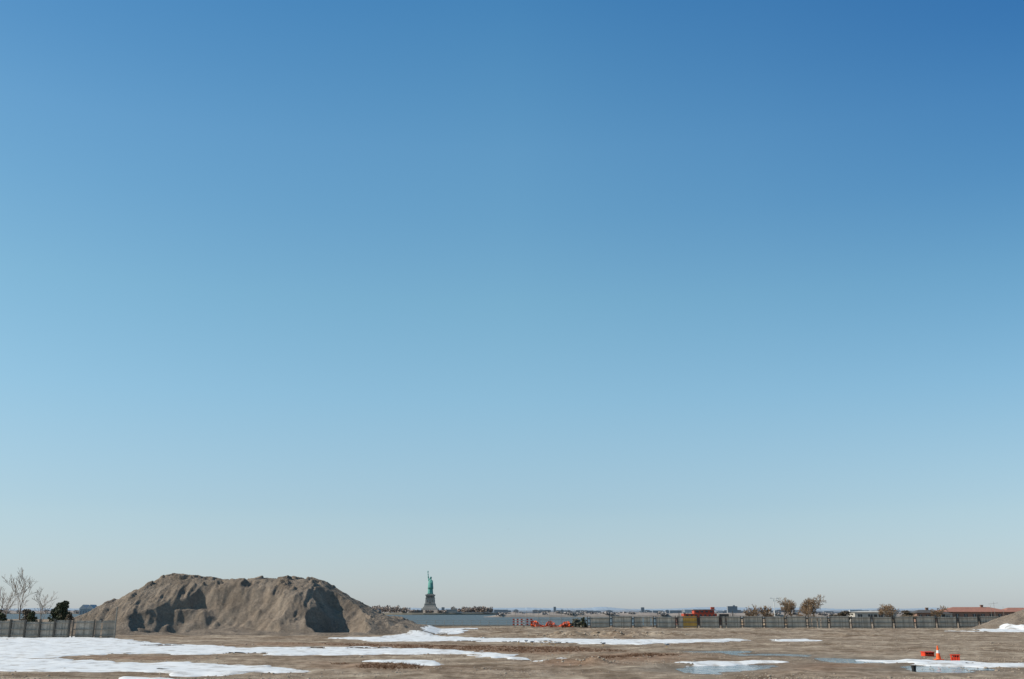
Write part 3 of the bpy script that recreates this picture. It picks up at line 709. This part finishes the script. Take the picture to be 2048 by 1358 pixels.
def distant_wood(name,specs,m_,s,seed):
    R=random.Random(seed); mb=MB()
    for (x,y,w_,h,zb) in specs:
        mb.cyl((x,y,zb),(x,y,zb+h*.5),h*.03,h*.015,4,1)
        for k in range(3):
            cx=x+R.uniform(-.25,.25)*w_; clumps(mb,(cx,y+R.uniform(-.2,.2)*w_,zb+h*R.uniform(.45,.7)),(w_*.32,w_*.32,h*.34),34,s,R)
    mb.build(name,[m_,M_bark])
M_wood=leaf_mat('winter_wood',(.42,.33,.27),(.31,.245,.205)); M_wood2=leaf_mat('winter_wood_grey',(.38,.34,.31),(.30,.27,.255))
sp=[]
for i in range(46):
    x=R.uniform(-300,-215); sp.append((x,D0+R.uniform(-30,70),R.uniform(9,16),R.uniform(8,15),1))
for i in range(44):
    x=R.uniform(-118,-42); sp.append((x,D0+R.uniform(-20,70),R.uniform(9,15),R.uniform(8,13.5),1))
for i in range(16):
    x=R.uniform(-215,-118); sp.append((x,D0-55+R.uniform(-6,6),R.uniform(6,9),R.uniform(4,6),1))
distant_wood('island_trees',sp,M_wood,1.6,6)
def block(name,x,y,w_,d,h,z0,m_,fl,nw):
    par=empty(name,(x,y,z0)); W=MB(); W.box((0,0,h/2),(w_,d,h),0); W.box((0,0,h+.3),(w_*1.02,d*1.02,.6),0); W.box((w_*.2,0,h+2),(w_*.2,d*.3,3),0); W.build('walls',[m_],par)
    V=MB()
    for f in range(fl):
        for i in range(nw):
            for s in(-1,1): V.box((-w_/2+(i+.5)*w_/nw,s*(d/2+.02),(f+.55)*h/fl),(w_/nw*.5,.1,h/fl*.5),0)
    V.build('windows',[M_haze_w],par)
M_haze_w=mat('hazed_window',(.15,.175,.21),(.12,.145,.18),1,.4); M_fb=mat('hazed_brick',(.30,.275,.275),(.25,.235,.24),.05,.9); M_fl=mat('hazed_pale',(.42,.43,.44),(.34,.35,.37),.05,.9)  # far walls and windows paled, aerial haze mixed into the base colours
block('island_pavilion',-118,D0-50,22,10,6,1,M_gran,2,8)
block('island_pavilion',-262,D0-58,16,9,5,1,M_fb,1,6)
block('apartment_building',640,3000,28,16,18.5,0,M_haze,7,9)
# ================= FAR SHORES
def far_shore(name,x0,x1,y,zt,amp,m_,seed,n=900,depth=150,base=-2.5):
    xs=np.linspace(x0,x1,n); sc=(x1-x0)/n
    top=zt+amp*fbm(xs/(sc*30),xs*0,5,seed)+amp*.35*(np.abs(fbm(xs/(sc*3),xs*0+5,3,seed+2)))
    endf=sstep(0,.03,(xs-x0)/(x1-x0))*(1-sstep(.97,1,(xs-x0)/(x1-x0))); top=base+.5+(top-base)*endf
    rows_y=[y,y+2,y+depth*.2,y+depth]; X_=np.stack([xs]*4); Y_=np.stack([np.full(n,v) for v in rows_y]); Z_=np.stack([np.full(n,base-1),base+.45*(top-base),top,np.full(n,base)])
    grid_obj(name,X_,Y_,Z_,m_,smooth=False)
M_f1=mat('near_far_shore',(.33,.28,.235),(.24,.20,.175),.05,1); M_f2=mat('far_shore_hazed',(.24,.265,.295),(.195,.22,.25),.004,1); M_f3=mat('far_hills_hazed',(.30,.36,.42),(.27,.33,.39),.001,1)  # blue-grey shore and hills: distance haze is put into their base colours
far_shore('wooded_shore',-30,900,1080,1.3,1.3,M_f1,90,1400,120)
far_shore('wooded_shore',-2200,-250,2900,5,3,M_f1,91,1400,200)
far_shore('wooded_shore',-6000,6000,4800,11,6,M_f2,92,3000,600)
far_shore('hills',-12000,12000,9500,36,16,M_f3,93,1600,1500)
sp=[]
for i in range(190): sp.append((R.uniform(-20,880),1085+R.uniform(-3,40),R.uniform(5,12),R.uniform(2.5,5.2),-1.5))
for i in range(90): sp.append((R.uniform(-1900,-300),2890+R.uniform(-8,20),R.uniform(10,20),R.uniform(6,12),-2))
distant_wood('distant_trees',sp,M_wood2,1.3,8)
mb=MB()
for i in range(230):
    d=R.uniform(4300,4790); x=R.uniform(-.6,.6)*d; h=R.choice([6,8,10,12])*R.uniform(.8,1.2); w_=R.uniform(12,60)
    mb.box((x,d,h/2-2.5+1),(w_,18,h+2),R.choice([0,1,2,2,2]))
    if w_<30: mb.box((x,d,h-.4),(w_*.5,10,3),R.choice([0,2]))
for i in range(9):
    d=R.uniform(4300,4700); x=R.uniform(-.6,.6)*d; mb.box((x,d,11),(R.uniform(8,16),12,R.uniform(22,32)),2)
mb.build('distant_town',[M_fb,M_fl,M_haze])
M_hall=mat('hall_wall',(.36,.37,.38),(.30,.31,.32),.3,.9)
par=empty('distant_hall',(-492,1200,-2)); W=MB(); W.box((0,0,4),(16,16,9),0); W.build('walls',[M_hall],par)
Rf=MB()
for k in(-4.2,4.2): Rf.add([(k-4.2,-8.3,8.6),(k+4.2,-8.3,8.6),(k,-8.3,13),(k-4.2,8.3,8.6),(k+4.2,8.3,8.6),(k,8.3,13)],[(0,1,2),(3,5,4),(0,2,5,3),(1,4,5,2),(0,3,4,1)],0)
Rf.build('gables',[M_fl],par)
V=MB()
for i in range(5): V.box((-6.2+i*3.1,-8.05,4.5),(1.4,.1,3.5),0)
V.build('windows',[M_haze_w],par)
print('done')
